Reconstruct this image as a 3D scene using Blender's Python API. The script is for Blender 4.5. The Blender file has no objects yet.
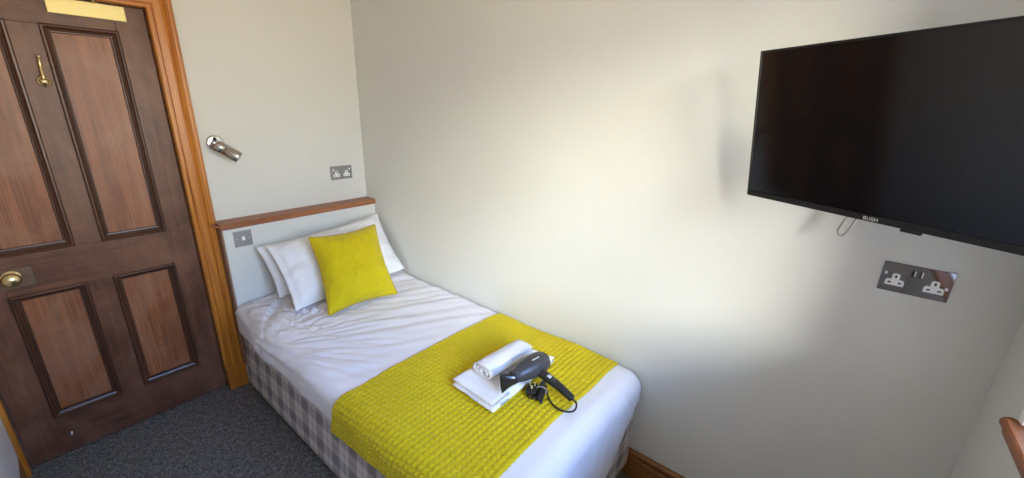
import bpy, bmesh, math, random
from mathutils import Vector, Matrix, noise
random.seed(7)
scene = bpy.context.scene
COL = scene.collection
V = Vector
PI = math.pi

# ------------------------------------------------------------------ helpers
def root_loc(o):
    return V((0, 0, 0)) if o is None else V(o['_w'])

def obj(name, bm, mat, parent=None, smooth=False):
    """link a bmesh given in world coordinates as one mesh object, kept local to its parent's base"""
    me = bpy.data.meshes.new(name)
    off = root_loc(parent)
    for v in bm.verts:
        v.co -= off
    bmesh.ops.recalc_face_normals(bm, faces=bm.faces[:])
    if smooth:
        for f in bm.faces:
            f.smooth = True
    bm.to_mesh(me)
    bm.free()
    if mat is not None:
        me.materials.append(mat)
    o = bpy.data.objects.new(name, me)
    COL.objects.link(o)
    o.parent = parent
    o['_w'] = tuple(off)
    return o

def thing(name, loc, label, cat, group=None, kind=None):
    o = bpy.data.objects.new(name, None)
    o.empty_display_size = 0.05
    COL.objects.link(o)
    o.location = loc
    o['_w'] = tuple(loc)
    o['label'] = label
    o['category'] = cat
    if group: o['group'] = group
    if kind: o['kind'] = kind
    return o

def tag(o, label, cat, group=None, kind=None):
    o['label'] = label
    o['category'] = cat
    if group: o['group'] = group
    if kind: o['kind'] = kind
    return o

def box(bm, lo, hi, bevel=0.0, seg=2):
    vs = [bm.verts.new((x, y, z)) for x in (lo[0], hi[0]) for y in (lo[1], hi[1]) for z in (lo[2], hi[2])]
    fs = [(0, 1, 3, 2), (4, 6, 7, 5), (0, 4, 5, 1), (2, 3, 7, 6), (0, 2, 6, 4), (1, 5, 7, 3)]
    faces = [bm.faces.new([vs[i] for i in f]) for f in fs]
    if bevel > 0:
        es = list({e for f in faces for e in f.edges})
        bmesh.ops.bevel(bm, geom=es, offset=bevel, segments=seg, profile=0.5, affect='EDGES')

def boxes(*bs, bevel=0.0):
    bm = bmesh.new()
    for lo, hi in bs:
        b = bmesh.new(); box(b, lo, hi, bevel)
        m = bpy.data.meshes.new('t'); b.to_mesh(m); b.free(); bm.from_mesh(m); bpy.data.meshes.remove(m)
    return bm

def frame_of(axis):
    a = V(axis).normalized()
    t = V((0, 0, 1)) if abs(a.z) < 0.9 else V((1, 0, 0))
    u = a.cross(t).normalized()
    return a, u, u.cross(a).normalized()

def lathe(bm, org, axis, prof, n=32, caps=True):
    """prof = [(distance along axis, radius)]"""
    a, u, w = frame_of(axis)
    org = V(org)
    rings = []
    for d, r in prof:
        if r < 1e-6:
            rings.append([bm.verts.new(org + a * d)])
        else:
            rings.append([bm.verts.new(org + a * d + (u * math.cos(2 * PI * k / n) + w * math.sin(2 * PI * k / n)) * r) for k in range(n)])
    for A, B in zip(rings, rings[1:]):
        for k in range(n):
            k2 = (k + 1) % n
            if len(A) == 1 and len(B) == 1: continue
            if len(A) == 1: bm.faces.new((A[0], B[k], B[k2]))
            elif len(B) == 1: bm.faces.new((A[k], B[0], A[k2]))
            else: bm.faces.new((A[k], B[k], B[k2], A[k2]))
    if caps:
        if len(rings[0]) > 1: bm.faces.new(rings[0][::-1])
        if len(rings[-1]) > 1: bm.faces.new(rings[-1])

def catmull(pts, n=8):
    P = [V(p) for p in pts]
    P = [P[0] * 2 - P[1]] + P + [P[-1] * 2 - P[-2]]
    out = []
    for i in range(1, len(P) - 2):
        for k in range(n):
            t = k / n
            a, b, c, d = P[i - 1], P[i], P[i + 1], P[i + 2]
            out.append(0.5 * ((2 * b) + (c - a) * t + (2 * a - 5 * b + 4 * c - d) * t * t + (3 * b - a - 3 * c + d) * t ** 3))
    out.append(P[-2])
    return out

def tube(bm, pts, r, n=10, smooth=0):
    if smooth: pts = catmull(pts, smooth)
    pts = [V(p) for p in pts]
    rad = r if callable(r) else (lambda t: r)
    prev = None
    rings = []
    for i, p in enumerate(pts):
        t = (pts[min(i + 1, len(pts) - 1)] - pts[max(i - 1, 0)]).normalized()
        if prev is None:
            _, u, w = frame_of(t)
        else:
            u = (prev - t * prev.dot(t)).normalized()
        w = t.cross(u)
        prev = u
        rr = rad(i / (len(pts) - 1))
        rings.append([bm.verts.new(p + (u * math.cos(2 * PI * k / n) + w * math.sin(2 * PI * k / n)) * rr) for k in range(n)])
    for A, B in zip(rings, rings[1:]):
        for k in range(n):
            bm.faces.new((A[k], A[(k + 1) % n], B[(k + 1) % n], B[k]))
    bm.faces.new(rings[0][::-1]); bm.faces.new(rings[-1])

def grid(bm, fn, nu, nv):
    vs = [[bm.verts.new(fn(i / nu, j / nv)) for j in range(nv + 1)] for i in range(nu + 1)]
    for i in range(nu):
        for j in range(nv):
            bm.faces.new((vs[i][j], vs[i + 1][j], vs[i + 1][j + 1], vs[i][j + 1]))
    return vs

def prism(bm, pts, vec):
    """closed polygon (3D points) extruded by vec"""
    a = [bm.verts.new(V(p)) for p in pts]
    b = [bm.verts.new(V(p) + V(vec)) for p in pts]
    bm.faces.new(a); bm.faces.new(b[::-1])
    for i in range(len(a)):
        j = (i + 1) % len(a)
        bm.faces.new((a[i], b[i], b[j], a[j]))

def sweep(bm, prof, path):
    """path = [(origin, u axis, v axis)]: the closed profile [(u, v)] at every station, joined up"""
    rings = [[bm.verts.new(V(o) + V(u) * a + V(v) * b) for a, b in prof] for o, u, v in path]
    n = len(prof)
    for A, B in zip(rings, rings[1:]):
        for k in range(n):
            bm.faces.new((A[k], A[(k + 1) % n], B[(k + 1) % n], B[k]))
    bm.faces.new(rings[0]); bm.faces.new(rings[-1][::-1])

# ------------------------------------------------------------------ materials
class NT:
    def __init__(s, name):
        s.m = bpy.data.materials.new(name); s.m.use_nodes = True
        s.t = s.m.node_tree; s.b = s.t.nodes['Principled BSDF']; s.o = s.t.nodes['Material Output']
    def n(s, kind, **kw):
        nd = s.t.nodes.new(kind)
        for k, v in kw.items():
            if k in nd.inputs: nd.inputs[k].default_value = v
            else: setattr(nd, k, v)
        return nd
    def l(s, a, b): s.t.links.new(a, b)
    def coord(s, scale=(1, 1, 1), rot=(0, 0, 0)):
        c = s.n('ShaderNodeTexCoord'); mp = s.n('ShaderNodeMapping')
        mp.inputs['Scale'].default_value = scale; mp.inputs['Rotation'].default_value = rot
        s.l(c.outputs['Object'], mp.inputs['Vector']); return mp.outputs['Vector']
    def noise(s, vec, scale, detail=4, rough=0.55, dist=0.0):
        nd = s.n('ShaderNodeTexNoise'); nd.inputs['Scale'].default_value = scale; nd.inputs['Detail'].default_value = detail
        nd.inputs['Roughness'].default_value = rough; nd.inputs['Distortion'].default_value = dist
        s.l(vec, nd.inputs['Vector']); return nd.outputs['Fac']
    def ramp(s, fac, stops):
        r = s.n('ShaderNodeValToRGB'); e = r.color_ramp.elements
        while len(e) < len(stops): e.new(0.5)
        for el, (p, c) in zip(e, stops): el.position = p; el.color = (*c, 1)
        s.l(fac, r.inputs['Fac']); return r.outputs['Color']
    def bump(s, h, strength, dist=0.01):
        b = s.n('ShaderNodeBump'); b.inputs['Strength'].default_value = strength; b.inputs['Distance'].default_value = dist
        s.l(h, b.inputs['Height']); s.l(b.outputs['Normal'], s.b.inputs['Normal'])
    def mix(s, fac, a, b, mode='MIX'):
        m = s.n('ShaderNodeMix'); m.data_type = 'RGBA'; m.blend_type = mode
        if isinstance(fac, (int, float)): m.inputs[0].default_value = fac
        else: s.l(fac, m.inputs[0])
        for sock, val in ((m.inputs[6], a), (m.inputs[7], b)):
            if isinstance(val, tuple): sock.default_value = (*val, 1)
            else: s.l(val, sock)
        return m.outputs[2]
    def math(s, op, a, b=0.0, c=None):
        m = s.n('ShaderNodeMath'); m.operation = op
        for i, val in enumerate((a, b, c)):
            if val is None: continue
            if isinstance(val, (int, float)): m.inputs[i].default_value = val
            else: s.l(val, m.inputs[i])
        return m.outputs[0]
    def set(s, **kw):
        for k, v in kw.items():
            s.b.inputs[k.replace('_', ' ')].default_value = v
    def col(s, c):
        if isinstance(c, tuple): s.b.inputs['Base Color'].default_value = (*c, 1)
        else: s.l(c, s.b.inputs['Base Color'])

def plain(name, c, rough=0.5, metal=0.0, bump=None, **kw):
    n = NT(name)
    v = n.coord()
    f = n.noise(v, 60, 3)
    n.col(n.mix(0.06, c, n.ramp(f, [(0.3, tuple(x * 0.7 for x in c)), (0.7, tuple(min(1, x * 1.25) for x in c))])))
    n.set(Roughness=rough, Metallic=metal)
    for k, val in kw.items(): n.b.inputs[k.replace('_', ' ')].default_value = val
    if bump: n.bump(n.noise(v, bump[0], 5), bump[1], 0.002)
    return n.m

def paint(name, c, rough=0.6, bump=0.06):
    n = NT(name); v = n.coord()
    f = n.noise(v, 1.7, 4)
    n.col(n.mix(0.5, c, n.ramp(f, [(0.3, tuple(x * 0.955 for x in c)), (0.7, tuple(min(1, x * 1.03) for x in c))])))
    n.set(Roughness=rough)
    n.b.inputs['Specular IOR Level'].default_value = 0.3
    h = n.math('ADD', n.noise(v, 220, 2), n.math('MULTIPLY', n.noise(v, 14, 3), 1.6))
    n.bump(h, bump, 0.003)
    return n.m

def wood(name, dark, mid, light, axis='z', scale=1.0, rough=0.4, figure=0.5, coat=0.0, worn=None, spec=0.5):
    n = NT(name)
    st = {'x': (1.2, 22, 22), 'y': (22, 1.2, 22), 'z': (22, 22, 1.2)}[axis]
    v = n.coord(tuple(a * scale for a in st))
    f1 = n.noise(v, 1.0, 6, 0.6, 0.8)
    st2 = {'x': (4, 160, 160), 'y': (160, 4, 160), 'z': (160, 160, 4)}[axis]
    v2 = n.coord(tuple(a * scale for a in st2))
    f2 = n.noise(v2, 1.0, 3, 0.6, 0.2)
    c = n.ramp(f1, [(0.25, dark), (0.5, mid), (0.78, light)])
    c = n.mix(n.math('MULTIPLY', n.ramp(f2, [(0.38, (1, 1, 1)), (0.6, (0, 0, 0))]), figure), c, dark)
    if worn:
        f3 = n.noise(n.coord((5, 5, 3.2)), 1.0, 6, 0.65, 0.6)
        c = n.mix(n.ramp(f3, [(0.42, (0, 0, 0)), (0.72, (0.85, 0.85, 0.85))]), c, worn)
    n.col(c)
    n.set(Roughness=rough)
    n.b.inputs['Specular IOR Level'].default_value = spec
    n.b.inputs['Coat Weight'].default_value = coat
    n.b.inputs['Coat Roughness'].default_value = 0.25
    n.bump(n.math('ADD', f2, n.math('MULTIPLY', f1, 0.5)), 0.12, 0.003)
    return n.m

def cloth(name, c, rough=0.9, sheen=0.2, weave=900, strength=0.15, var=0.06):
    n = NT(name); v = n.coord()
    n.col(n.mix(n.math('MULTIPLY', n.noise(v, 9, 4), var * 2), c, tuple(x * 0.8 for x in c)))
    n.set(Roughness=rough)
    n.b.inputs['Sheen Weight'].default_value = sheen
    n.b.inputs['Specular IOR Level'].default_value = 0.2
    n.bump(n.math('ADD', n.noise(v, weave, 2), n.math('MULTIPLY', n.noise(v, 35, 3), 0.8)), strength, 0.003)
    return n.m

M = {}
M['wall'] = paint('painted_plaster_wall', (0.675, 0.682, 0.65))
M['white_paint'] = paint('white_gloss_paint', (0.90, 0.90, 0.90), 0.35, 0.03)
M['ceiling'] = paint('white_ceiling_paint', (0.80, 0.79, 0.77), 0.8)
D1, D2, D3 = (0.046, 0.016, 0.0075), (0.125, 0.046, 0.021), (0.195, 0.078, 0.037)
M['door_v'] = wood('dark_stained_door_wood_upright', D1, D2, D3, 'z', rough=0.42, worn=(0.23, 0.105, 0.058))
M['door_h'] = wood('dark_stained_door_wood_across', D1, D2, D3, 'x', rough=0.42, worn=(0.22, 0.10, 0.054))
M['door_panel'] = wood('reddish_door_panel_wood', (0.115, 0.034, 0.011), (0.27, 0.090, 0.030), (0.40, 0.155, 0.058), 'z', 0.9, 0.4, 0.55, worn=(0.30, 0.155, 0.095))
M['moulding'] = wood('dark_panel_moulding', (0.030, 0.011, 0.006), (0.078, 0.029, 0.015), (0.135, 0.054, 0.028), 'z', rough=0.34)
M['moulding_h'] = wood('dark_panel_moulding_across', (0.030, 0.011, 0.006), (0.078, 0.029, 0.015), (0.135, 0.054, 0.028), 'x', rough=0.34)
O1, O2, O3 = (0.27, 0.075, 0.007), (0.53, 0.185, 0.018), (0.68, 0.30, 0.045)
M['orange_v'] = wood('orange_varnished_pine_upright', O1, O2, O3, 'z', 1.0, 0.3, 0.45, coat=0.3)
M['orange_h'] = wood('orange_varnished_pine_across', O1, O2, O3, 'x', 1.0, 0.3, 0.45, coat=0.3)
M['skirt_y'] = wood('varnished_skirting_pine', (0.14, 0.05, 0.012), (0.30, 0.12, 0.032), (0.42, 0.19, 0.06), 'y', 1.0, 0.35, 0.45, coat=0.2)
M['skirt_x'] = wood('varnished_skirting_pine_across', (0.14, 0.05, 0.012), (0.30, 0.12, 0.032), (0.42, 0.19, 0.06), 'x', 1.0, 0.35, 0.45, coat=0.2)
M['ledge'] = wood('red_brown_ledge_wood', (0.18, 0.058, 0.022), (0.33, 0.120, 0.048), (0.46, 0.195, 0.085), 'x', 1.0, 0.4, 0.4)
M['strip'] = wood('dull_brown_end_board', (0.20, 0.105, 0.065), (0.29, 0.17, 0.115), (0.36, 0.225, 0.16), 'z', 1.0, 0.6, 0.3)
M['brass'] = plain('worn_brass', (0.78, 0.62, 0.33), 0.26, 1.0)
M['pale_brass'] = plain('pale_lacquered_brass', (0.76, 0.66, 0.30), 0.5, 0.55)
M['bronze'] = wood('browned_lock_case', (0.075, 0.042, 0.025), (0.14, 0.085, 0.055), (0.22, 0.14, 0.095), 'x', 1.0, 0.4, 0.3)
M['chrome'] = plain('polished_chrome', (0.80, 0.80, 0.82), 0.06, 1.0)
M['nickel'] = plain('dark_mirror_nickel', (0.30, 0.30, 0.34), 0.05, 1.0)
M['satin'] = plain('satin_nickel_spot', (0.50, 0.46, 0.43), 0.24, 1.0)
M['steel'] = plain('brushed_steel_plate', (0.33, 0.33, 0.34), 0.42, 0.85)
M['white_plastic'] = plain('white_plastic', (0.85, 0.85, 0.86), 0.3)
M['black_plastic'] = plain('black_plastic', (0.012, 0.012, 0.014), 0.35)
M['dryer'] = plain('charcoal_satin_plastic', (0.035, 0.036, 0.040), 0.34)
M['dryer_black'] = plain('glossy_black_plastic', (0.012, 0.012, 0.013), 0.22)
M['badge'] = plain('pale_grey_print', (0.55, 0.55, 0.57), 0.5)
M['rubber'] = plain('black_rubber_cord', (0.010, 0.010, 0.011), 0.45)
M['grey_cable'] = plain('grey_cable_sleeve', (0.30, 0.29, 0.28), 0.5)
M['tv_black'] = plain('black_tv_plastic', (0.010, 0.010, 0.012), 0.32)
M['lens'] = plain('pale_lamp_lens', (0.75, 0.75, 0.72), 0.25)
M['duvet'] = cloth('white_cotton_bedding', (0.80, 0.775, 0.80), 0.9, 0.1, 700, 0.12, 0.03)
M['pillow'] = cloth('white_cotton_pillowcase', (0.83, 0.83, 0.86), 0.9, 0.1, 700, 0.12, 0.03)
M['towel'] = cloth('white_terry_towelling', (0.83, 0.81, 0.81), 1.0, 0.3, 420, 0.8, 0.04)
M['quilt'] = cloth('mustard_velvet_quilting', (0.60, 0.46, 0.003), 0.8, 0.12, 500, 0.10, 0.08)
M['cushion'] = cloth('mustard_velvet_cushion', (0.62, 0.49, 0.004), 0.75, 0.15, 500, 0.10, 0.08)
M['piping'] = cloth('dark_mustard_piping', (0.50, 0.37, 0.006), 0.8, 0.1, 500, 0.1, 0.05)

# TV glass: dark, mirror-like
n = NT('tv_glass'); n.col(n.mix(0.1, (0.006, 0.006, 0.008), n.ramp(n.noise(n.coord(), 3, 2), [(0, (0.004, 0.004, 0.005)), (1, (0.01, 0.01, 0.012))])))
n.set(Roughness=0.10); n.b.inputs['Specular IOR Level'].default_value = 0.6; M['tv_glass'] = n.m

# carpet
n = NT('charcoal_speckled_carpet'); v = n.coord()
f = n.noise(v, 130, 3, 0.75)
f2 = n.noise(v, 42, 4, 0.7)
c = n.ramp(f, [(0.32, (0.075, 0.069, 0.055)), (0.52, (0.22, 0.207, 0.172)), (0.68, (0.52, 0.49, 0.42))])
c = n.mix(n.ramp(f2, [(0.40, (0.55, 0.55, 0.55)), (0.62, (0, 0, 0))]), c, (0.055, 0.054, 0.05))
n.col(c); n.set(Roughness=1.0); n.b.inputs['Specular IOR Level'].default_value = 0.05
n.bump(n.math('ADD', f, f2), 0.9, 0.008); M['carpet'] = n.m

# grey and cream checked divan fabric: bands in object space
n = NT('grey_checked_divan_fabric')
tc = n.n('ShaderNodeTexCoord'); sp = n.n('ShaderNodeSeparateXYZ'); n.l(tc.outputs['Object'], sp.inputs[0])
def band(src, pitch, lo, hi, off=0.0):
    fr = n.math('FRACT', n.math('ADD', n.math('DIVIDE', src, pitch), off))
    return n.math('MULTIPLY', n.math('GREATER_THAN', fr, lo), n.math('LESS_THAN', fr, hi))
hor = n.math('ADD', sp.outputs['X'], sp.outputs['Y'])
PT = 0.135
a = n.math('MAXIMUM', band(hor, PT, 0.05, 0.50), n.math('MULTIPLY', band(hor, PT, 0.74, 0.78), 0.9))
b = n.math('MAXIMUM', band(sp.outputs['Z'], PT, 0.10, 0.52, 0.15), n.math('MULTIPLY', band(sp.outputs['Z'], PT, 0.76, 0.80, 0.15), 0.9))
s_ = n.math('ADD', n.math("MULTIPLY", a, 0.55), n.math("MULTIPLY", b, 0.45))
rib = n.math('ADD', band(n.math('ADD', hor, sp.outputs['Z']), 0.004, 0.0, 0.5), 0.0)
s_ = n.math('MULTIPLY', s_, n.math('ADD', n.math('MULTIPLY', rib, 0.25), 0.8))
c = n.ramp(s_, [(0.0, (0.70, 0.63, 0.59)), (0.5, (0.47, 0.42, 0.40)), (0.95, (0.23, 0.21, 0.215))])
n.col(c); n.set(Roughness=0.95); n.b.inputs['Specular IOR Level'].default_value = 0.1
n.bump(n.noise(n.coord(), 500, 2), 0.15, 0.002); M['check'] = n.m

# window glass: clear sheet with a faint reflection
n = NT('clear_window_glass')
tr = n.n('ShaderNodeBsdfTransparent'); gl = n.n('ShaderNodeBsdfGlossy'); gl.inputs['Roughness'].default_value = 0.02
fr = n.n('ShaderNodeFresnel'); fr.inputs['IOR'].default_value = 1.45
mx = n.n('ShaderNodeMixShader'); n.l(fr.outputs[0], mx.inputs[0]); n.l(tr.outputs[0], mx.inputs[1]); n.l(gl.outputs[0], mx.inputs[2])
n.l(mx.outputs[0], n.o.inputs['Surface']); M['glass'] = n.m

# ------------------------------------------------------------------ room shell
XW, YS, HC = -1.785, -2.96, 2.42
def struct(name, bm, mat, label, cat, parent=None, smooth=False):
    o = obj(name, bm, mat, parent, smooth)
    if parent is None: tag(o, label, cat, kind='structure')
    return o

struct('floor', boxes(((XW - .1, YS - .42, -.1), (.1, .14, 0))), M['carpet'], 'charcoal speckled carpet covering the bedroom floor', 'carpet')
struct('ceiling', boxes(((XW - .1, YS - .42, HC), (.1, .14, HC + .1))), M['ceiling'], 'flat white ceiling above the small bedroom', 'ceiling')
struct('wall_east', boxes(((0, YS, 0), (.1, 0, HC))), M['wall'], 'long off-white wall beside the bed carrying the television', 'wall')
struct('wall_west', boxes(((XW - .1, YS, 0), (XW, .0, HC)), ((XW - .1, 0, 0), (XW, .09, 2.03))), M['white_paint'], 'white wall at the left of the brown door', 'wall')
struct('wall_north', boxes(((-.955, 0, 0), (.1, .12, HC)), ((XW - .1, 0, 2.03), (-.955, .12, HC)), ((XW - .1, .09, 0), (-.955, .12, 2.03))), M['wall'], 'off-white end wall with the door and the bed head', 'wall')
WX0, WX1, WZ0, WZ1 = -1.56, -.262, 1.0, 2.21      # window opening
struct('wall_south', boxes(((XW - .1, YS - .42, 0), (.1, YS, WZ0)), ((XW - .1, YS - .42, WZ1), (.1, YS, HC)),
                           ((XW - .1, YS - .42, WZ0), (WX0, YS, WZ1)), ((WX1, YS - .42, WZ0), (.1, YS, WZ1))), M['wall'],
       'off-white window wall at the foot of the bed', 'wall')
# low boxed-out wall behind the bed head
BY = -.09
struct('wall_headboard', boxes(((-.897, BY, 0), (0, -.0005, .968))), M['wall'], 'low off-white boxed wall behind the pillows below the wooden ledge', 'wall')
bm = boxes(((-.906, BY + .001, .15), (-.8975, -.021, .966)), bevel=.001)
struct('trim_1', bm, M['strip'], 'narrow brown board closing the end of the low boxed wall', 'trim')

# ledge along the top of the boxing
led = thing('wall_ledge', (-.45, BY / 2, .968), 'red-brown wooden ledge running along the wall above the pillows', 'ledge')
bm = bmesh.new()
pr = [(0.0005, 0), (.100, 0), (.104, .004), (.104, .026), (.100, .031), (0.0005, .033)]
sweep(bm, [(-a, b) for a, b in pr], [((-.908, 0, .9685), (0, 1, 0), (0, 0, 1)), ((-.0005, 0, .9685), (0, 1, 0), (0, 0, 1))])
obj('ledge_board', bm, M['ledge'], led)
bm = bmesh.new(); tube(bm, [(-.909, -.085, .985), (-.919, -.083, .990), (-.928, -.074, .996), (-.934, -.062, 1.001)], lambda t: .008 - .004 * t, 10, 4)
obj('ledge_tip', bm, M['ledge'], led, True)

# skirtings
def skirt(name, p0, p1, nrm, h, mat, label, t=.02):
    p0, p1, nrm = V(p0), V(p1), V(nrm)
    pr = [(0.0005, 0.0005), (t, 0.0005), (t, h * .70), (t * .55, h * .73), (t * .75, h * .80), (t * .65, h * .90), (t * .25, h * .96), (t * .2, h), (0.0005, h)]
    bm = bmesh.new(); sweep(bm, pr, [(p0, nrm, (0, 0, 1)), (p1, nrm, (0, 0, 1))])
    return struct(name, bm, mat, label, 'skirting board')
skirt('baseboard_east', (0, BY - .001, 0), (0, YS + .022, 0), (-1, 0, 0), .138, M['skirt_y'], 'varnished brown skirting board below the television wall', .022)
skirt('baseboard_south', (XW + .018, YS, 0), (-.001, YS, 0), (0, 1, 0), .138, M['skirt_x'], 'varnished brown skirting board under the window')
skirt('baseboard_west', (XW, -.0005, 0), (XW, YS + .001, 0), (1, 0, 0), .118, M['skirt_y'], 'thin brown skirting board at the left of the door', .004)

# ------------------------------------------------------------------ door frame (architrave + jambs)
JX0, JX1, JZ = -1.768, -.994, 1.990     # opening edges seen from the room
fr = thing('trim_2', (-1.38, 0, 0), 'orange varnished moulded wooden frame around the dark door', 'door frame', kind='structure')
W_ = .095
ap = [(0, .030), (0, -.012), (.004, -.016), (.012, -.016), (.015, -.011), (.019, -.011), (.022, -.018), (.050, -.018), (.056, -.022), (.060, -.020),
      (.064, -.025), (.074, -.031), (.084, -.031), (.089, -.024), (.092, -.024), (W_, -.018), (W_, -.0008), (.03, -.0008), (.03, .030)]
bm = bmesh.new()
sweep(bm, ap, [((JX1, 0, .148), (1, 0, 0), (0, 1, 0)), ((JX1, 0, JZ), (1, 0, 1), (0, 1, 0))])
obj('side_architrave', bm, M['orange_v'], fr)
bm = bmesh.new()
sweep(bm, ap, [((JX1, 0, JZ), (1, 0, 1), (0, 1, 0)), ((XW + .001, 0, JZ), (0, 0, 1), (0, 1, 0))])
obj('head_architrave', bm, M['orange_h'], fr)
obj('plinth_block', boxes(((JX1, -.031, .0005), (JX1 + W_ - .001, -.0008, .1475)), ((JX1, -.02, .0005), (JX1 + .03, .03, .1475)), bevel=.002), M['orange_v'], fr)
obj('side_architrave', boxes(((XW + .001, -.022, .0005), (JX0, .03, JZ)), bevel=.002), M['orange_v'], fr)

# ------------------------------------------------------------------ door
YF = .030          # face of stiles
d = thing('door_1', (-1.38, YF, 0), 'dark stained four-panel wooden door with brass knob', 'door', kind='structure')
cx = [JX0 + .003, -1.650, -1.4225, -1.3305, -1.103, JX1 - .003]
rz = [.010, .2105, .812, .990, 1.8815, JZ - .003]
def plank(name, lo, hi, mat): return obj(name, boxes((lo, hi), bevel=.0012), mat, d)
YB = YF + .04
plank('stile', (cx[0], YF, rz[0]), (cx[1], YB, rz[5]), M['door_v'])
plank('stile', (cx[4], YF, rz[0]), (cx[5], YB, rz[5]), M['door_v'])
plank('rail', (cx[1], YF, rz[0]), (cx[4], YB, rz[1]), M['door_h'])
plank('rail', (cx[1], YF, rz[2]), (cx[4], YB, rz[3]), M['door_h'])
plank('rail', (cx[1], YF, rz[4]), (cx[4], YB, rz[5]), M['door_h'])
plank('muntin', (cx[2], YF, rz[1]), (cx[3], YB, rz[2]), M['door_v'])
plank('muntin', (cx[2], YF, rz[3]), (cx[3], YB, rz[4]), M['door_v'])
def door_panel(x0, x1, z0, z1):
    p = obj('door_panel', boxes(((x0, YF + .013, z0), (x1, YF + .026, z1))), M['door_panel'], d)
    # bolection moulding: stands proud of the stiles, then dips to the panel in steps
    pr = [(-.004, 0), (-.004, -.006), (.000, -.010), (.006, -.0105), (.010, -.006), (.012, -.0015), (.018, .0015), (.020, .006), (.0255, .007), (.0275, .0135), (-.0005, .0135), (-.0005, 0)]
    def side(p0, p1, inw, mat, d0, d1):
        bm = bmesh.new()
        p0, p1 = V(p0), V(p1)
        sweep(bm, pr, [(p0, V(inw) + V(d0), (0, 1, 0)), (p1, V(inw) + V(d1), (0, 1, 0))])
        return bm
    X, Z = (1, 0, 0), (0, 0, 1)
    bm = side((x0, YF, z0), (x0, YF, z1), X, None, Z, (0, 0, -1))
    b2 = side((x1, YF, z0), (x1, YF, z1), (-1, 0, 0), None, Z, (0, 0, -1))
    b3 = side((x0, YF, z0), (x1, YF, z0), Z, None, X, (-1, 0, 0))
    b4 = side((x0, YF, z1), (x1, YF, z1), (0, 0, -1), None, X, (-1, 0, 0))
    for b, m in ((bm, 'moulding'), (b2, 'moulding'), (b3, 'moulding_h'), (b4, 'moulding_h')):
        obj('panel_moulding', b, M[m], p)
for x0, x1 in ((cx[1], cx[2]), (cx[3], cx[4])):
    for z0, z1 in ((rz[1], rz[2]), (rz[3], rz[4])):
        door_panel(x0, x1, z0, z1)
# rim lock case and brass knob
lk = obj('lock_case', boxes(((-1.768, YF - .010, .853), (-1.562, YF - .0003, .936)), bevel=.003), M['bronze'], d)
bm = bmesh.new()
lathe(bm, (-1.625, YF - .010, .900), (0, -1, 0), [(0, .030), (.003, .031), (.006, .028), (.008, .014), (.016, .012), (.022, .014), (.026, .022), (.032, .0275), (.040, .0285), (.047, .0255), (.053, .017), (.056, .008), (.057, 0)], 40)
kn = obj('door_knob', bm, M['brass'], d, True); kn['label'] = 'round brass knob'
# brass coat hook
bm = bmesh.new()
lathe(bm, (-1.3640, YF - .0004, 1.668), (0, -1, 0), [(0, .021), (.003, .021), (.007, .018), (.008, .012), (.012, .011), (.017, .0135), (.022, .0100), (.025, 0)], 28)
tube(bm, [(-1.3640, YF - .010, 1.670), (-1.3640, YF - .024, 1.679), (-1.3635, YF - .022, 1.705), (-1.3620, YF - .018, 1.730), (-1.3605, YF - .022, 1.752), (-1.3600, YF - .032, 1.754)], lambda t: .0062 - .0022 * t, 10, 6)
lathe(bm, (-1.3600, YF - .032, 1.754), (0, -.3, 1), [(0, 0), (.002, .005), (.006, .007), (.010, .005), (.012, 0)], 14)
hk = obj('coat_hook', bm, M['brass'], d, True); hk['label'] = 'brass coat hook'
# door closer: pale brass plate and its pivot
dc = obj('door_closer', boxes(((-1.299, YF - .012, 1.926), (-1.064, YF - .0003, 1.984)), bevel=.002), M['pale_brass'], d)
dc['label'] = 'pale brass door closer plate'
bm = bmesh.new(); lathe(bm, (-1.158, YF - .011, 1.982), (0, -.35, 1), [(0, .006), (.014, .006), (.016, .004), (.018, 0)], 16)
obj('closer_pin', bm, M['brass'], dc, True)
bm = bmesh.new(); prism(bm, [(-1.623, YF - .004, .094), (-1.617, YF - .004, .096), (-1.615, YF - .004, .109), (-1.620, YF - .004, .112)], (0, .0036, 0))
ch = obj('pale_chip', bm, M['white_plastic'], d)

# ------------------------------------------------------------------ window
w = thing('window_1', ((WX0 + WX1) / 2, YS, WZ0), 'white framed sash window over the brown wooden sill', 'window', kind='structure')
LT = .022       # painted reveal lining with a thin white casing edge
bm = boxes(((WX0, YS - .40, WZ0), (WX0 + LT, YS + .016, WZ1)), ((WX1 - LT, YS - .40, WZ0), (WX1, YS + .016, WZ1)),
           ((WX0 + LT, YS - .40, WZ1 - LT), (WX1 - LT, YS + .016, WZ1)), ((WX0 + LT, YS - .40, WZ0), (WX1 - LT, YS - .0, WZ0 + .012)), bevel=.002)
obj('window_frame', bm, M['white_paint'], w)
def sash(y, z0, z1):
    x0, x1 = WX0 + LT + .001, WX1 - LT - .001
    s = obj('sash', boxes(((x0, y, z0), (x0 + .045, y + .035, z1)), ((x1 - .045, y, z0), (x1, y + .035, z1)),
                          ((x0 + .045, y, z0), (x1 - .045, y + .035, z0 + .045)), ((x0 + .045, y, z1 - .045), (x1 - .045, y + .035, z1)), bevel=.003), M['white_paint'], w)
    obj('pane', boxes(((x0 + .046, y + .015, z0 + .046), (x1 - .046, y + .019, z1 - .046))), M['glass'], s)
sash(YS - .305, WZ0 + .014, 1.62)
sash(YS - .345, 1.58, WZ1 - LT - .002)
bm = bmesh.new()
sp_ = [(.0008, -.048), (.022, -.048), (.030, -.040), (.034, -.022), (.040, -.016), (.041, -.008), (.038, -.002), (.034, 0), (.0008, 0)]
sweep(bm, sp_, [((WX0 - .05, YS, .9995), (0, 1, 0), (0, 0, 1)), ((WX1 - .004, YS, .9995), (0, 1, 0), (0, 0, 1))])
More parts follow.
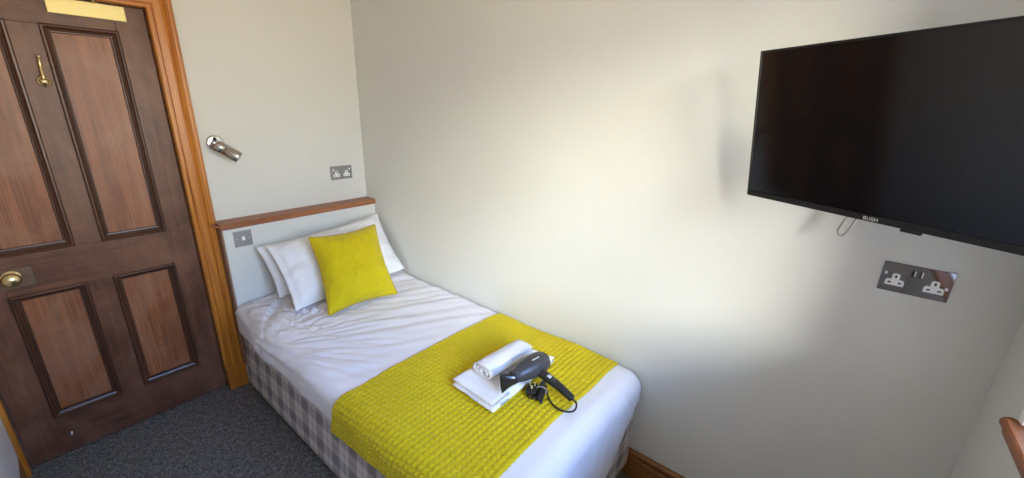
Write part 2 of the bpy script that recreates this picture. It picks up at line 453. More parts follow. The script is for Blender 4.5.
sl = obj('window_sill', bm, M['ledge'], w); sl['label'] = 'brown wooden sill with rounded nose'
bm = bmesh.new(); lathe(bm, (WX1 - .0035, YS + .024, .985), (1, 0, 0), [(0, .015), (.006, .0155), (.012, .012), (.015, .006), (.016, 0)], 20)
obj('sill_end_knob', bm, M['ledge'], sl, True)

# ------------------------------------------------------------------ sockets and switch
def plate_thing(name, label, cat, c, r, nrm, w, h, mat, group=None, t=.0045):
    c, r, nrm = V(c), V(r).normalized(), V(nrm).normalized()
    up = V((0, 0, 1))
    root = thing(name, c, label, cat, group)
    def P(a, b, d): return c + r * a + up * b + nrm * d
    bm = bmesh.new(); box(bm, (-w / 2, -h / 2, 0.0004), (w / 2, h / 2, t), .0012)
    for v in bm.verts: v.co = P(v.co.x, v.co.y, v.co.z)
    obj('face_plate', bm, mat, root)
    return root, P
def slab(P, root, name, mat, lo, hi, z0, z1, bev=.0006):
    bm = bmesh.new(); box(bm, (lo[0], lo[1], z0), (hi[0], hi[1], z1), bev)
    for v in bm.verts: v.co = P(v.co.x, v.co.y, v.co.z)
    return obj(name, bm, mat, root)
def socket_insert(P, root, ax, ay, s=1.0, t=.0045):
    pts = [(-.0205, -.014), (.0205, -.014), (.0205, -.001), (.0165, .004), (.0085, .004), (.0085, .018), (.005, .0215), (-.005, .0215), (-.0085, .018), (-.0085, .004), (-.0165, .004), (-.0205, -.001)]
    bm = bmesh.new()
    A = [P(ax + a * s, ay + b * s, t) for a, b in pts]
    prism(bm, A, P(0, 0, .0012) - P(0, 0, 0))
    ins = obj('socket_insert', bm, M['white_plastic'], root)
    for (a, b, hw, hh) in ((0, .0125, .0022, .0042), (-.011, -.0055, .0034, .0022), (.011, -.0055, .0034, .0022)):
        slab(P, ins, 'pin_hole', M['black_plastic'], (ax + (a - hw) * s, ay + (b - hh) * s), (ax + (a + hw) * s, ay + (b + hh) * s), t + .0008, t + .0016, 0)

# polished double socket with usb under the television
rt, P = plate_thing('double_socket', 'polished dark metal double socket with two USB ports below the television', 'socket', (0, -2.751, 1.188), (0, -1, 0), (-1, 0, 0), .146, .086, M['nickel'])
socket_insert(P, rt, -.0405, -.010); socket_insert(P, rt, .0405, -.010)
slab(P, rt, 'rocker_switch', M['white_plastic'], (-.0665, .006), (-.0605, .014), .0045, .0075)
slab(P, rt, 'rocker_switch', M['white_plastic'], (.0605, -.009), (.0665, -.002), .0045, .0075)
for x in (-.0075, .0075):
    us = slab(P, rt, 'usb_port', M['black_plastic'], (x - .0045, .011), (x + .0045, .030), .0045, .0052, 0)
    slab(P, us, 'usb_tongue', M['white_plastic'], (x + .0015, .012), (x + .0042, .029), .0052, .0056, 0)

# brushed double socket above the ledge
rt, P = plate_thing('double_socket', 'grey brushed steel double socket on the end wall above the wooden ledge', 'socket', (-.1675, 0, 1.184), (1, 0, 0), (0, -1, 0), .146, .086, M['steel'])
socket_insert(P, rt, -.034, -.010, 1.05); socket_insert(P, rt, .034, -.010, 1.05)
for x in (-.055, .055): slab(P, rt, 'rocker_switch', M['white_plastic'], (x - .0045, .014), (x + .0045, .026), .0045, .0075)
slab(P, rt, 'centre_seam', M['black_plastic'], (-.0006, -.04), (.0006, .04), .0044, .0048, 0)

# lighting switch beside the pillows
rt, P = plate_thing('light_switch', 'small square grey steel switch on the low wall left of the pillows', 'switch', (-.8115, BY, .906), (1, 0, 0), (0, -1, 0), .086, .086, M['steel'])
slab(P, rt, 'rocker_switch', M['white_plastic'], (-.007, -.010), (.008, .012), .0045, .0085)
for x in (-.030, .030):
    bm = bmesh.new(); lathe(bm, P(x, 0, .0044), (0, -1, 0), [(0, .0034), (.0012, .003), (.0014, 0)], 14); obj('screw', bm, M['chrome'], rt, True)

# ------------------------------------------------------------------ reading lamp
lp = thing('wall_reading_lamp', (-.831, 0, 1.403), 'small chrome reading spotlight on the wall right of the door frame', 'wall lamp')
bm = bmesh.new(); lathe(bm, (-.831, -.0004, 1.403), (0, -1, 0), [(0, .041), (.006, .041), (.011, .038), (.013, .031), (.0135, .011), (.0135, 0)], 40)
obj('wall_rose', bm, M['chrome'], lp, True)
A, B = V((-.845, -.060, 1.398)), V((-.768, -.108, 1.334))
bm = bmesh.new(); tube(bm, [(-.831, -.012, 1.403), (-.832, -.032, 1.401), (-.828, -.050, 1.388)], .0085, 14, 4)
obj('swivel_stem', bm, M['chrome'], lp, True)
L = (B - A).length
bm = bmesh.new(); lathe(bm, A, B - A, [(0, 0), (0, .026), (.002, .029), (.004, .030), (L * .36, .030), (L * .365, .029), (L * .38, .029), (L * .385, .030), (L - .002, .030), (L, .029), (L, .0245), (L - .006, .0235)], 36, caps=False)
o = obj('lamp_head', bm, M['satin'], lp, True)
bm = bmesh.new(); lathe(bm, A + (B - A).normalized() * (L - .009), B - A, [(0, .0238), (.003, .0238), (.005, .016), (.0055, 0)], 28)
obj('lens', bm, M['lens'], lp, True)

# ------------------------------------------------------------------ television on its swivel bracket
C0 = V((-1.5405, -2.5390, 1.6249))
K = .962
bl = C0 + (V((-.004, -2.297, 1.366)) - C0) * K
ya, ti, ro = .529, -.130, .011
r0 = V((-math.sin(ya), -math.cos(ya), 0)); n0 = V((-math.cos(ya), math.sin(ya), 0))
u0 = V((0, 0, 1)) * math.cos(ti) + n0 * math.sin(-ti)
tr_ = (r0 * math.cos(ro) + u0 * math.sin(ro)).normalized(); tu = (-r0 * math.sin(ro) + u0 * math.cos(ro)).normalized()
tn = tu.cross(tr_).normalized()
if tn.x > 0: tn = -tn                       # towards the bed
TW, TH = .73 * K, .435 * K
def T(a, b, c): return bl + tr_ * a + tu * b + tn * c
tv = thing('television', T(TW / 2, 0, 0), 'black flat-screen television tilted on a bracket at the right of the bed wall', 'television')
def tslab(name, mat, lo, hi, bev=.002, par=None):
    bm = bmesh.new(); box(bm, lo, hi, bev)
    for v in bm.verts: v.co = T(*v.co)
    return obj(name, bm, mat, par or tv)
bz = .006; bb = .0155
bm = boxes(((0, 0, -.012), (bz, TH, .0)), ((TW - bz, 0, -.012), (TW, TH, .0)), ((bz, TH - bz, -.012), (TW - bz, TH, .0)), ((bz, 0, -.014), (TW - bz, bb, .0035)), bevel=.0012)
for v in bm.verts: v.co = T(*v.co)
bez = obj('bezel', bm, M['tv_black'], tv)
tslab('screen', M['tv_glass'], (bz - .001, bb - .002, -.010), (TW - bz + .001, TH - bz + .001, -.0012), 0)
tslab('back_shell', M['tv_black'], (.004, .004, -.020), (TW - .004, TH - .004, -.0125), .003)
tslab('electronics_hump', M['tv_black'], (.12, .03, -.045), (TW - .10, TH * .62, -.0205), .008)
tslab('sensor', M['tv_black'], (TW * .5 + .060, -.0075, -.006), (TW * .5 + .100, -.0005, .002), .002)
# maker's lettering on the lower bezel
fc = bpy.data.curves.new('t', 'FONT'); fc.body = 'BUSH'; fc.size = .0125; fc.extrude = .0003; fc.align_x = 'CENTER'; fc.align_y = 'CENTER'; fc.space_character = 1.1
fo = bpy.data.objects.new('t', fc); COL.objects.link(fo)
dg = bpy.context.evaluated_depsgraph_get(); dg.update()
me = bpy.data.meshes.new_from_object(fo.evaluated_get(dg))
bm = bmesh.new(); bm.from_mesh(me); bpy.data.objects.remove(fo); bpy.data.curves.remove(fc); bpy.data.meshes.remove(me)
for v in bm.verts: v.co = T(TW * .5 + v.co.x * 1.0, bb * .48 + v.co.y, .0040 + v.co.z)
obj('logo_lettering', bm, M['white_plastic'], tv)
# bracket: wall plate, two arms, head plate
hd = T(TW * .50, TH * .50, -.047)
wp = V((-.003, -2.62, hd.z - .01))
bm = boxes(((-.012, wp.y - .04, wp.z - .10), (-.0006, wp.y + .04, wp.z + .10)), bevel=.003)
br = obj('wall_plate', bm, M['black_plastic'], tv)
el = V((-.075, -2.70, wp.z))
bm = bmesh.new(); tube(bm, [(-.012, wp.y, wp.z), el], .014, 12); tube(bm, [el, hd], .014, 12); lathe(bm, el - V((0, 0, .025)), (0, 0, 1), [(0, .018), (.05, .018)], 18)
obj('swing_arm', bm, M['black_plastic'], tv, True)
bm = bmesh.new(); box(bm, (TW * .36, TH * .30, -.0530), (TW * .64, TH * .70, -.0455), .002)
for v in bm.verts: v.co = T(*v.co)
obj('mount_plate', bm, M['black_plastic'], tv)
# drooping cable below the bottom edge
a0 = T(TW * .47, .030, -.040)
cpts = [a0 + V((.03, .02, .05)), (-.075, -2.580, 1.410), (-.062, -2.588, 1.362), (-.060, -2.585, 1.340), (-.060, -2.576, 1.310), (-.060, -2.565, 1.293), (-.060, -2.555, 1.304), (-.060, -2.559, 1.326), (-.058, -2.569, 1.356), (-.045, -2.580, 1.42), (-.02, -2.59, 1.47)]
bm = bmesh.new(); tube(bm, cpts, .0032, 10, 10)
obj('power_cable', bm, M['grey_cable'], tv, True)

# ------------------------------------------------------------------ bed
BX0, BX1, BYH, BYF = -.925, -.010, -.100, -2.036
bed = thing('single_bed', (-.47, -1.05, 0), 'single divan bed in grey checked fabric standing along the wall', 'bed')
def rounded_box(x0, x1, y0, y1, z0, z1, rf, bulge=0.0, nz=14, rh=None, taper=0.0):
    bm = bmesh.new()
    pts = []
    rh = rh or rf
    for cx_, cy_, a0_, r in ((x1 - rh, y1 - rh, 0, rh), (x0 + rh, y1 - rh, 90, rh), (x0 + rf, y0 + rf, 180, rf), (x1 - rf, y0 + rf, 270, rf)):
        for k in range(7):
            a = math.radians(a0_ + 90 * k / 6); pts.append((cx_ + r * math.cos(a), cy_ + r * math.sin(a), math.cos(a), math.sin(a)))
    rings = []
    for j in range(nz + 1):
        t = j / nz
        e = min(t, 1 - t)
        ins = .012 * max(0, 1 - e / .04) ** 2
        o = bulge * math.sin(PI * t) - ins
        rings.append([bm.verts.new((x + c * o, y + s * o, z0 + (z1 - z0) * t)) for x, y, c, s in pts])
        for v_ in rings[-1]: v_.co.x += taper * t * (x1 - v_.co.x) / (x1 - x0)
    n_ = len(pts)
    for A_, B_ in zip(rings, rings[1:]):
        for k in range(n_): bm.faces.new((A_[k], A_[(k + 1) % n_], B_[(k + 1) % n_], B_[k]))
    bm.faces.new(rings[0][::-1]); bm.faces.new(rings[-1])
    return bm
obj('divan_base', rounded_box(BX0, BX1, BYF, BYH, .040, .492, .016, .002, rh=.045, taper=.026), M['check'], bed, True)
obj('mattress', rounded_box(BX0 + .062, BX1 - .012, BYF + .060, BYH - .020, .4925, .508, .045, 0), M['duvet'], bed, True)
for x in (BX0 + .12, BX1 - .12):
    for y in (BYH - .15, BYF + .15):
        bm = bmesh.new(); lathe(bm, (x, y, .0005), (0, 0, 1), [(0, .022), (.030, .022), (.0345, .018)], 18); obj('foot', bm, M['black_plastic'], bed, True)

# cloth lying over the bed: s runs from the wall across and down the aisle side, t from the head down over the foot
TOPZ = .550
def wr(x, y):
    """soft wrinkles of the bedding"""
    h = .010 * (noise.noise(V((x * 3.1, y * 2.6, 1.3)))) + .004 * noise.noise(V((x * 9, y * 7, 4.1)))
    # creases fanning out from the head corner on the aisle side, and a few long ones across
    px, py = x + 1.02, y + .05
    ang = math.atan2(py, px); rr = math.hypot(px, py)
    fan = noise.noise(V((ang * 17.0, rr * 1.4, 7.7))) + .8 * (.5 - abs(noise.noise(V((ang * 30.0, rr * 2.2, 2.2)))) * 1.8)
    wfan = max(0, 1 - abs(rr - .42) / .50)
    h += .0185 * fan * wfan
    # creases pulled from the aisle edge part-way down the side
    px, py = x + 1.00, y + .62
    ang2 = math.atan2(py, px); rr2 = math.hypot(px, py)
    h += .016 * (.35 - abs(noise.noise(V((ang2 * 11.0, rr2 * 1.8, 4.4)))) * 1.6) * max(0, 1 - abs(rr2 - .34) / .36)
    diag = noise.noise(V(((x * .55 + y) * 17.0, (x - y * .5) * 2.1, 9.2)))
    h += .0085 * diag * max(0, min(1, (y + 1.35) / .5))
    return h
def roll(d, r):
    """distance past the start of the edge -> (outward, down)"""
    if d <= 0: return 0.0, 0.0
    if d < r * PI / 2:
        a = d / r; return r * math.sin(a), r * (1 - math.cos(a))
    return r, r + (d - r * PI / 2)
RX, RY = .062, .075
SX0 = BX0 - .017 + RX            # where the aisle side starts to roll
SY = BYF - .013 + RY            # where the foot starts to roll
XR = -.012
HEAD = BYH - .004
def bedsurf(x, y, off=0.0):
    """x, y are flat cloth coordinates; returns the point on the bed, off metres out from the bedding"""
    def f(x, y):
        SX = SX0 + .027 * max(0, 1 - (HEAD - y) / .42) ** 1.3
        ox, dx = roll(SX - x, RX); oy, dy = roll(SY - y, RY)
        X = (x if x > SX else SX - ox); Y = (y if y > SY else SY - oy)
        u = (X + .46) / .46
        z = TOPZ + .012 * (1 - min(1, u * u)) - dx - dy
        fade = 1 / (1 + 10 * (dx + dy))
        h = wr(x, y)
        # near the wall the quilt sinks a little
        z -= .012 * max(0, (X + .06) / .06) ** 2
        nx = ox / RX if ox else 0; ny = oy / RY if oy else 0
        k = max(0, 1 - max(nx, ny))
        # billow of the hanging sides
        wx = nx * (.005 * abs(noise.noise(V((y * 8, dx * 6, 3)))) + max(0, h) * .8)
        wy = ny * .014 * abs(noise.noise(V((x * 7, dy * 4, 5))))
        return V((X - wx, Y - wy, z + h * (k + .25)))
    p = f(x, y)
    if off:
        e = .004
        nrm = (f(x + e, y) - f(x - e, y)).cross(f(x, y + e) - f(x, y - e))
        if nrm.length > 1e-12:
            nrm.normalize(); p = p + nrm * off
    return p
def duvet_fn(a, b):
    # cloth extents vary: hem on the aisle side wavers, at the foot it hangs lower away from the wall
    y_t = b
    xl = SX0 - (RX * PI / 2 + .075 + .020 * noise.noise(V((b * 9.0, 2.0, 0))) + .020 * b)
    x = XR + (xl - XR) * a
    foot = SY - (RY * PI / 2 + .060 + .80 * min(.30, max(0, -x - .03)))
    y = HEAD + (foot - HEAD) * b
    return bedsurf(x, y)
bm = bmesh.new(); grid(bm, duvet_fn, 120, 240)
dv = obj('duvet', bm, M['duvet'], None, True)
sm = dv.modifiers.new('thick', 'SOLIDIFY'); sm.thickness = .011; sm.offset = -1
tag(dv, 'rumpled white duvet spread over the checked single bed', 'duvet')

# quilted mustard runner across the foot half
TY0, TY1 = -1.232, -1.930
PITCH = .0225
def throw_fn(a, b):
    hemdrop = .175 - .085 * b
    xl = SX0 - (RX * PI / 2 + hemdrop - RX + .01)
    x = (XR - .004) + (xl - XR + .004) * a
    y0 = TY0 + .014 * noise.noise(V((x * 5, 1, 1))) + .05 * min(1, max(0, (SX0 - x) / .2)) - .012 * math.sin((x + .5) * 3)
    y = y0 + (TY1 - TY0 - (y0 - TY0) * .3) * b
    q = (abs(math.sin(PI * a * NCX)) * abs(math.sin(PI * b * NCY))) ** .5
    edge = min(1, min(b, 1 - b) / .012) * min(1, (1 - a) / .010)
    p = bedsurf(x, y, .0065 + .0062 * q * edge)
    return p
NCX = round(1.10 / PITCH); NCY = round(.70 / PITCH)
NX, NY = NCX * 8, NCY * 8
bm = bmesh.new(); grid(bm, throw_fn, NX, NY)
th = obj('bed_runner', bm, M['quilt'], None, True)
sm = th.modifiers.new('thick', 'SOLIDIFY'); sm.thickness = .006; sm.offset = -1
tag(th, 'quilted mustard yellow runner laid across the lower half of the bed', 'bed runner')

# ------------------------------------------------------------------ pillows and cushion
def soft(TL, TR, BR, BL, front, back, pinch=.05, pw=(.55, .55), seedv=0.0, wrk=.004, nu=48, nv=40, flange=0.0, ears=0.0):
    TL, TR, BR, BL = map(V, (TL, TR, BR, BL))
    nrm = ((TR - TL).cross(BL - TL)).normalized()
    if nrm.y > 0: nrm = -nrm
    def pt(u, v, side):
        U, W = u * 2 - 1, v * 2 - 1
        # edges pulled in between the corners
        uu = .5 + .5 * U * (1 - pinch * (1 - W * W) * abs(U))
        vv = .5 + .5 * W * (1 - pinch * (1 - U * U) * abs(W))
        p = (TL * (1 - uu) + TR * uu) * vv + (BL * (1 - uu) + BR * uu) * (1 - vv)
        fu = max(0, 1 - abs(U) ** 2.4 / (1 - flange) ** 2.4); fv = max(0, 1 - abs(W) ** 2.4 / (1 - flange) ** 2.4)
        t = (fu ** pw[0]) * (fv ** pw[1])
        w_ = wrk * (noise.noise(V((u * 6 + seedv, v * 5, seedv))) + .6 * noise.noise(V((u * 15 + seedv, v * 11, 3 + seedv))))
        rip = wrk * .9 * noise.noise(V((U * 2, W * 2, seedv + 5)))
        if side > 0: return p + nrm * (front * t + .004 + w_ * min(1, t * 3 + .2) + rip)
        return p - nrm * (back * t + .004 - rip * .5)
    bm = bmesh.new()
    F = [[bm.verts.new(pt(i / nu, j / nv, 1)) for j in range(nv + 1)] for i in range(nu + 1)]
    Bk = [[bm.verts.new(pt(i / nu, j / nv, -1)) for j in range(nv + 1)] for i in range(nu + 1)]
    for i in range(nu):
        for j in range(nv):
            bm.faces.new((F[i][j], F[i + 1][j], F[i + 1][j + 1], F[i][j + 1]))
            bm.faces.new((Bk[i][j], Bk[i][j + 1], Bk[i + 1][j + 1], Bk[i + 1][j]))
    rim = [(i, 0) for i in range(nu)] + [(nu, j) for j in range(nv)] + [(i, nv) for i in range(nu, 0, -1)] + [(0, j) for j in range(nv, 0, -1)]
    loop = []
    for k in range(len(rim)):
        i, j = rim[k]; i2, j2 = rim[(k + 1) % len(rim)]
        bm.faces.new((F[i][j], F[i2][j2], Bk[i2][j2], Bk[i][j]))
        loop.append((F[i][j].co + Bk[i][j].co) / 2)
    return bm, loop

bm, _ = soft((-.778, -.150, .858), (-.060, -.128, .872), (-.060, -.265, .592), (-.748, -.285, .592), .045, .028, .04, seedv=11, wrk=.008)
tag(obj('pillow', bm, M['pillow'], None, True), 'white pillow at the back, pressed against the low wall', 'pillow', 'white bed pillows')
bm, _ = soft((-.752, -.225, .872), (-.035, -.165, .915), (-.035, -.430, .592), (-.756, -.492, .588), .105, .032, .05, seedv=3, wrk=.014, flange=.05)
tag(obj('pillow', bm, M['pillow'], None, True), 'white pillow in front of the other, directly behind the mustard cushion', 'pillow', 'white bed pillows')

bm, loop = soft((-.602, -.405, .930), (-.215, -.415, .925), (-.278, -.690, .585), (-.660, -.650, .585), .085, .050, .09, (.62, .62), 21, .010, 56, 56)
cu = thing('cushion', (-.45, -.62, .575), 'square mustard yellow velvet cushion propped against the white pillows', 'cushion')
obj('cushion_cover', bm, M['cushion'], cu, True)
bm = bmesh.new()
pts = loop + [loop[0]]
tube(bm, pts, .0052, 8)
obj('piping', bm, M['piping'], cu, True)

# ------------------------------------------------------------------ towels
def bil(A, B, C, D, u, v):      # A far-left, B near-left, C near-right, D far-right
    return (A * (1 - u) + D * u) * (1 - v) + (B * (1 - u) + C * u) * v
tA, tB, tC, tD = V((-.628, -1.527, 0)), V((-.642, -1.752, 0)), V((-.235, -1.742, 0)), V((-.262, -1.545, 0))
tw = thing('folded_towel', (-.44, -1.64, .576), 'flat folded white bath towel lying on the mustard runner', 'towel')
def rslab(A, B, C, D, z0, z1, seedv, r=.010, nu=40, nv=24):
    bm = bmesh.new()
    h = (z1 - z0) / 2; zc = (z0 + z1) / 2
    def pt(u, v, s):
        U, W = u * 2 - 1, v * 2 - 1
        e = max(abs(U), abs(W))
        lift = h * max(0, 1 - max(0, (e - .88) / .12) ** 2) ** .5
        p = bil(A, B, C, D, u, v)
        wv = .004 * noise.noise(V((u * 4 + seedv, v * 3, 0))) * (1 if s > 0 else 0)
        sw = .004 * noise.noise(V((u * 3, v * 4, seedv)))
        return V((p.x + sw, p.y + sw, zc + s * lift + wv))
    F = [[bm.verts.new(pt(i / nu, j / nv, 1)) for j in range(nv + 1)] for i in range(nu + 1)]
    K_ = [[bm.verts.new(pt(i / nu, j / nv, -1)) for j in range(nv + 1)] for i in range(nu + 1)]
    for i in range(nu):
        for j in range(nv):
            bm.faces.new((F[i][j], F[i + 1][j], F[i + 1][j + 1], F[i][j + 1])); bm.faces.new((K_[i][j], K_[i][j + 1], K_[i + 1][j + 1], K_[i + 1][j]))
    rim = [(i, 0) for i in range(nu)] + [(nu, j) for j in range(nv)] + [(i, nv) for i in range(nu, 0, -1)] + [(0, j) for j in range(nv, 0, -1)]
    for k in range(len(rim)):
        i, j = rim[k]; i2, j2 = rim[(k + 1) % len(rim)]
        if (F[i][j].co - K_[i][j].co).length > 1e-5 or True:
            bm.faces.new((F[i][j], F[i2][j2], K_[i2][j2], K_[i][j]))
    return bm
TB = .5815
obj('lower_fold', rslab(tA, tB, tC, tD, TB, TB + .0165, 2.0), M['towel'], tw, True)
sh = V((.006, .004, 0))
obj('upper_fold', rslab(tA + sh, tB + sh * 1.4, tC, tD, TB + .0160, TB + .0345, 5.0), M['towel'], tw, True)

# rolled hand towel: a loose spiral swept along its length
ZT = TB + .037
bm = bmesh.new()
NT_, NL = 110, 26
cols = []
for k in range(NL + 1):
    f = k / NL
    cx_ = -.553 + .240 * f; cy_ = -1.618 - .020 * f
    ring_o, ring_i = [], []
    for m in range(NT_ + 1):
        t = m / NT_
        ang = PI * .75 - t * 2 * PI * 2.6
        rr = .012 + (1 - t) * .033
        bul = 1 + .05 * noise.noise(V((f * 5, t * 6, 1.0)))
        endw = .006 * noise.noise(V((t * 9, f * 2, 8.0)))
        for lst, dr in ((ring_o, 0), (ring_i, -.0085)):
            R_ = (rr + dr) * bul
            lst.append(bm.verts.new((cx_ + endw + .10 * R_ * math.cos(ang), cy_ + 1.38 * R_ * math.cos(ang), ZT + .031 + R_ * .68 * math.sin(ang))))
    cols.append((ring_o, ring_i))
for (o1, i1), (o2, i2) in zip(cols, cols[1:]):
    for m in range(NT_):
        bm.faces.new((o1[m], o1[m + 1], o2[m + 1], o2[m])); bm.faces.new((i1[m], i2[m], i2[m + 1], i1[m + 1]))
    bm.faces.new((o1[0], o2[0], i2[0], i1[0])); bm.faces.new((o1[-1], i1[-1], i2[-1], o2[-1]))
for o1, i1 in (cols[0], cols[-1]):
    for m in range(NT_): bm.faces.new((o1[m], i1[m], i1[m + 1], o1[m + 1]))
tag(obj('rolled_towel', bm, M['towel'], None, True), 'rolled white hand towel on the folded towel, behind the hair dryer', 'towel')

# ------------------------------------------------------------------ hair dryer
dr = thing('hair_dryer', (-.45, -1.76, .62), 'charcoal hair dryer with nozzle and cord lying on the folded white towel', 'hair dryer')
Nz = V((-.580, -1.737, .6640)); Re = V((-.372, -1.772, .6690))
Nz.z += .006; Re.z += .006
ax = (Re - Nz).normalized()
bm = bmesh.new()
o0 = Nz + ax * .052
Lb = (Re - o0).length + .022
prof = [(0, .0235), (.004, .026), (.010, .0265), (.012, .0255), (.030, .030), (.060, .0365), (.090, .0415), (.115, .0440), (.140, .0440), (.158, .0415), (.172, .0365), (.182, .029), (.189, .019), (.1925, .009), (.1935, 0)]
prof = [(a * Lb / .1935, b) for a, b in prof]
lathe(bm, o0, ax, prof, 40)
obj('body_shell', bm, M['dryer'], dr, True)
# rear grille ring
bm = bmesh.new(); 
for rr, dd in ((.0345, .170), (.027, .180)):
    pts = []
    a_, u_, w_ = frame_of(ax)
    for k in range(33): pts.append(o0 + ax * (dd * Lb / .1935 + .004) + (u_ * math.cos(2 * PI * k / 32) + w_ * math.sin(2 * PI * k / 32)) * rr)
    tube(bm, pts, .0016, 6)
obj('rear_grille', bm, M['dryer_black'], dr, True)
# concentrator nozzle: round collar flattening into a tall slot
up_ = V((0, 0, 1)); up_ = (up_ - ax * up_.dot(ax)).normalized(); sd = ax.cross(up_)
bm = bmesh.new()
rings = []
tw_ = math.radians(-6)
e1 = up_ * math.cos(tw_) + sd * math.sin(tw_); e2 = sd * math.cos(tw_) - up_ * math.sin(tw_)
for d_, a1, a2 in ((.056, .0262, .0262), (.047, .0268, .0268), (.044, .0252, .0250), (.030, .0285, .0190), (.012, .0365, .0115), (.002, .0405, .0085), (0, .0405, .0080), (0, .0375, .0055), (.012, .0320, .0050)):
    rings.append([bm.verts.new(Nz + ax * d_ + e1 * a1 * math.cos(2 * PI * k / 36) + e2 * a2 * math.sin(2 * PI * k / 36)) for k in range(36)])
for A_, B_ in zip(rings, rings[1:]):
    for k in range(36): bm.faces.new((A_[k], A_[(k + 1) % 36], B_[(k + 1) % 36], B_[k]))
bm.faces.new(rings[0]); bm.faces.new(rings[-1])
nz = obj('nozzle', bm, M['dryer_black'], dr, True)
for k in range(4):      # moulded ribs on the nozzle side
    bm = bmesh.new(); kk = -.015 + .010 * k
    tube(bm, [Nz + ax * .044 + e1 * kk * .8 - e2 * .0235, Nz + ax * .026 + e1 * kk - e2 * .0168, Nz + ax * .010 + e1 * kk * 1.1 - e2 * .0098], .0013, 6, 3)
    obj('nozzle_rib', bm, M['dryer'], nz, True)
# handle
hs = o0 + ax * (.112 * Lb / .1935) + V((0, -.030, -.012)); he = V((-.408, -1.938, .604))
hd_ = (he - hs)
bm = bmesh.new()
hp = [hs + V((0, .014, .008)), hs + hd_ * .25 + V((0, 0, .006)), hs + hd_ * .6 + V((0, 0, .006)), hs + hd_ * .9 + V((0, 0, .001)), he]
tube(bm, hp, lambda t: .0195 - .0065 * t if t < .94 else .0085, 20, 6)
ha = obj('handle', bm, M['dryer_black'], dr, True)
for k in (.30, .42):
    c_ = hs + hd_ * k + V((-.006, -.004, .0235))
    bm = boxes(((c_.x - .006, c_.y - .008, c_.z - .006), (c_.x + .006, c_.y + .008, c_.z + .0015)), bevel=.002)
    obj('rocker_switch', bm, M['badge'] if k < .4 else M['dryer'], ha)
# small badge along the top of the body
tp = o0 + ax * (.115 * Lb / .1935)
bd = (up_ * .80 - sd * 0).normalized()
side = V((0, -1, 0)); side = (side - ax * side.dot(ax)).normalized()
dirb = (up_ * .90 + side * .30).normalized(); tb = ax.cross(dirb).normalized()
bm = bmesh.new()
for i, (s0, s1) in enumerate(((-.020, -.012), (-.0105, -.003), (-.0015, .006), (.0075, .015))):
    prism(bm, [tp + ax * a + tb * b + dirb * .0438 for a, b in ((s0, -.002), (s1, -.002), (s1, .002), (s0, .002))], dirb * .0012)
obj('badge', bm, M['badge'], dr)
# cord out of the handle, looping to the tied bundle
bm = bmesh.new()
tube(bm, [he - hd_.normalized() * .004, he + V((-.004, -.016, -.006)), (-.430, -1.962, .5868), (-.452, -1.955, .5858), (-.468, -1.925, .5858), (-.462, -1.885, .5858), (-.440, -1.850, .588), (-.415, -1.825, .592), (-.405, -1.806, .596)], .0036, 10, 8)
for k in range(5):      # folded bundle
    ox = (-.013, -.006, .004, .012, .0)[k]; oz = (.004, .012, .013, .004, .019)[k]
    pa, pb = V((-.392 + ox * .3, -1.797 + ox, .5875 + oz)), V((-.487 + ox * .3, -1.838 + ox, .5875 + oz))
    tube(bm, [pa, pa * .66 + pb * .34 + V((0, 0, .001)), pa * .33 + pb * .67, pb], .0050, 8, 4)
tube(bm, [(-.470, -1.822, .594), (-.490, -1.812, .590), (-.488, -1.790, .588), (-.468, -1.776, .590), (-.452, -1.772, .594)], .0036, 8, 6)
obj('cord', bm, M['rubber'], dr, True)
bm = bmesh.new()
tie = V((-.440, -1.8175, .6005)); ta, tu_, tw2 = frame_of((.095, .041, 0))
tube(bm, [tie + (tu_ * math.cos(2 * PI * k / 20) * .0205 + tw2 * math.sin(2 * PI * k / 20) * .0155) for k in range(21)], .0022, 6)
obj('cord_tie', bm, M['grey_cable'], dr, True)
# three-pin plug
pg = boxes(((-.029, -.0200, 0), (.027, .0200, .022)), bevel=.007)
mt = Matrix.Translation(V((-.456, -1.786, .5865))) @ Matrix.Rotation(math.radians(28), 4, 'Z')
for v in pg.verts: v.co = mt @ v.co
pl = obj('plug', pg, M['rubber'], dr)
for (a, b, hw, hh) in ((-.010, 0, .002, .004), (.010, -.009, .003, .002), (.010, .009, .003, .002)):
    bm = boxes(((a - hw, b - hh, .022), (a + hw, b + hh, .036)), bevel=.0005)
    for v in bm.verts: v.co = mt @ v.co
    obj('plug_pin', bm, M['pale_brass'], pl)

# ------------------------------------------------------------------ daylight
wd = bpy.data.worlds.new('daylight'); scene.world = wd; wd.use_nodes = True
t = wd.node_tree; bg = t.nodes['Background']
tc = t.nodes.new('ShaderNodeTexCoord'); sx = t.nodes.new('ShaderNodeSeparateXYZ'); rp = t.nodes.new('ShaderNodeValToRGB')
mr = t.nodes.new('ShaderNodeMapRange'); mr.inputs['From Min'].default_value = -1; mr.inputs['From Max'].default_value = 1
t.links.new(tc.outputs['Generated'], sx.inputs[0]); t.links.new(sx.outputs['Z'], mr.inputs[0]); t.links.new(mr.outputs[0], rp.inputs['Fac'])
stops = [(0.0, (.66, .48, .28)), (.42, (.85, .68, .46)), (.495, (1.0, .90, .74)), (.56, (.92, .95, .97)), (.64, (.56, .84, 1.24)), (.76, (.28, .62, 1.7))]
e = rp.color_ramp.elements
while len(e) < len(stops): e.new(.5)
for el, (p, c) in zip(e, stops): el.position = p; el.color = (*c, 1)
t.links.new(rp.outputs['Color'], bg.inputs['Color'])
bg.inputs['Strength'].default_value = 8.7
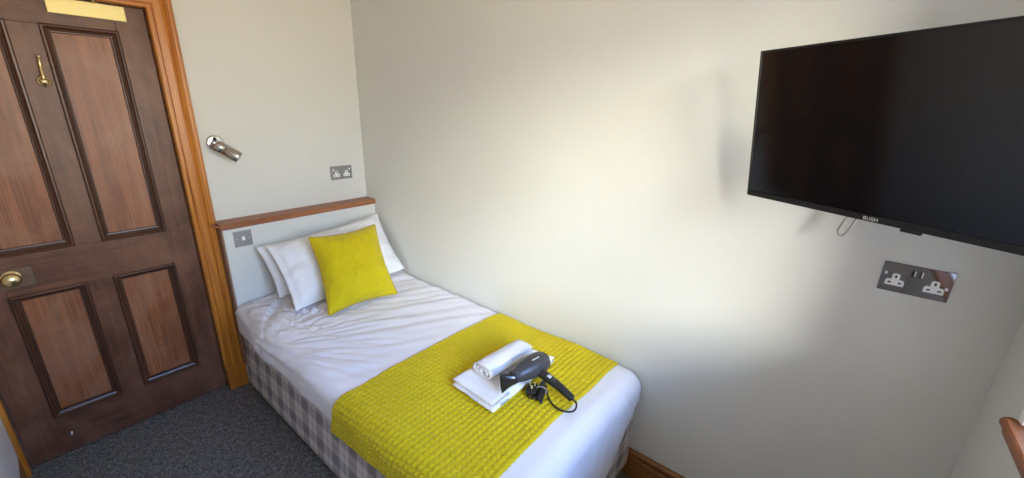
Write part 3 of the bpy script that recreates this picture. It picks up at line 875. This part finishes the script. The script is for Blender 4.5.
# low hazy sun beyond the window, softened by cloud
sd_ = bpy.data.lights.new('hazy_sun', 'SUN'); sd_.energy = 3.3; sd_.angle = math.radians(20); sd_.color = (1.0, .92, .68)
so = bpy.data.objects.new('hazy_sun', sd_); COL.objects.link(so)
so.rotation_euler = V((.50, .86, -.30)).to_track_quat('-Z', 'Y').to_euler()
# the brighter blue part of the sky higher up on the same side
sb = bpy.data.lights.new('blue_sky', 'SUN'); sb.energy = 2.2; sb.angle = math.radians(30); sb.color = (.34, .62, 1.0)
sbo = bpy.data.objects.new('blue_sky', sb); COL.objects.link(sbo)
sbo.rotation_euler = V((.45, .85, -.70)).to_track_quat('-Z', 'Y').to_euler()
# portal in the window opening guides the sampling of the sky
ld = bpy.data.lights.new('window_portal', 'AREA'); ld.shape = 'RECTANGLE'; ld.size = WX1 - WX0; ld.size_y = WZ1 - WZ0
lo = bpy.data.objects.new('window_portal', ld); COL.objects.link(lo)
lo.location = ((WX0 + WX1) / 2, YS - .41, (WZ0 + WZ1) / 2); lo.rotation_euler = (PI / 2, 0, 0)
ld.cycles.is_portal = True

# ------------------------------------------------------------------ camera
cd = bpy.data.cameras.new('camera'); cam = bpy.data.objects.new('camera', cd); COL.objects.link(cam)
yaw, pitch, rol, fpx = -.8939, -.31344, .02743, 411.366
fw = V((math.sin(-yaw) * math.cos(pitch), math.cos(yaw) * math.cos(pitch), math.sin(pitch)))
rt = V((math.cos(yaw), math.sin(yaw), 0)); up = rt.cross(fw)
R = rt * math.cos(rol) + up * math.sin(rol); U = -rt * math.sin(rol) + up * math.cos(rol)
m = Matrix((R, U, -fw)).transposed().to_4x4(); m.translation = C0
cam.matrix_world = m
cd.sensor_fit = 'HORIZONTAL'; cd.sensor_width = 36; cd.lens = fpx * 36 / 1024; cd.clip_start = .02
scene.camera = cam

for o in list(COL.objects):
    if '_w' in o.keys(): del o['_w']

vs = scene.view_settings
scene.display_settings.display_device = 'sRGB'
vs.view_transform = 'Standard'; vs.look = 'None'; vs.gamma = 1.0; vs.use_curve_mapping = False
vs.exposure = 0.76
scene.cycles.max_bounces = 12; scene.cycles.diffuse_bounces = 8
scene.cycles.use_denoising = True
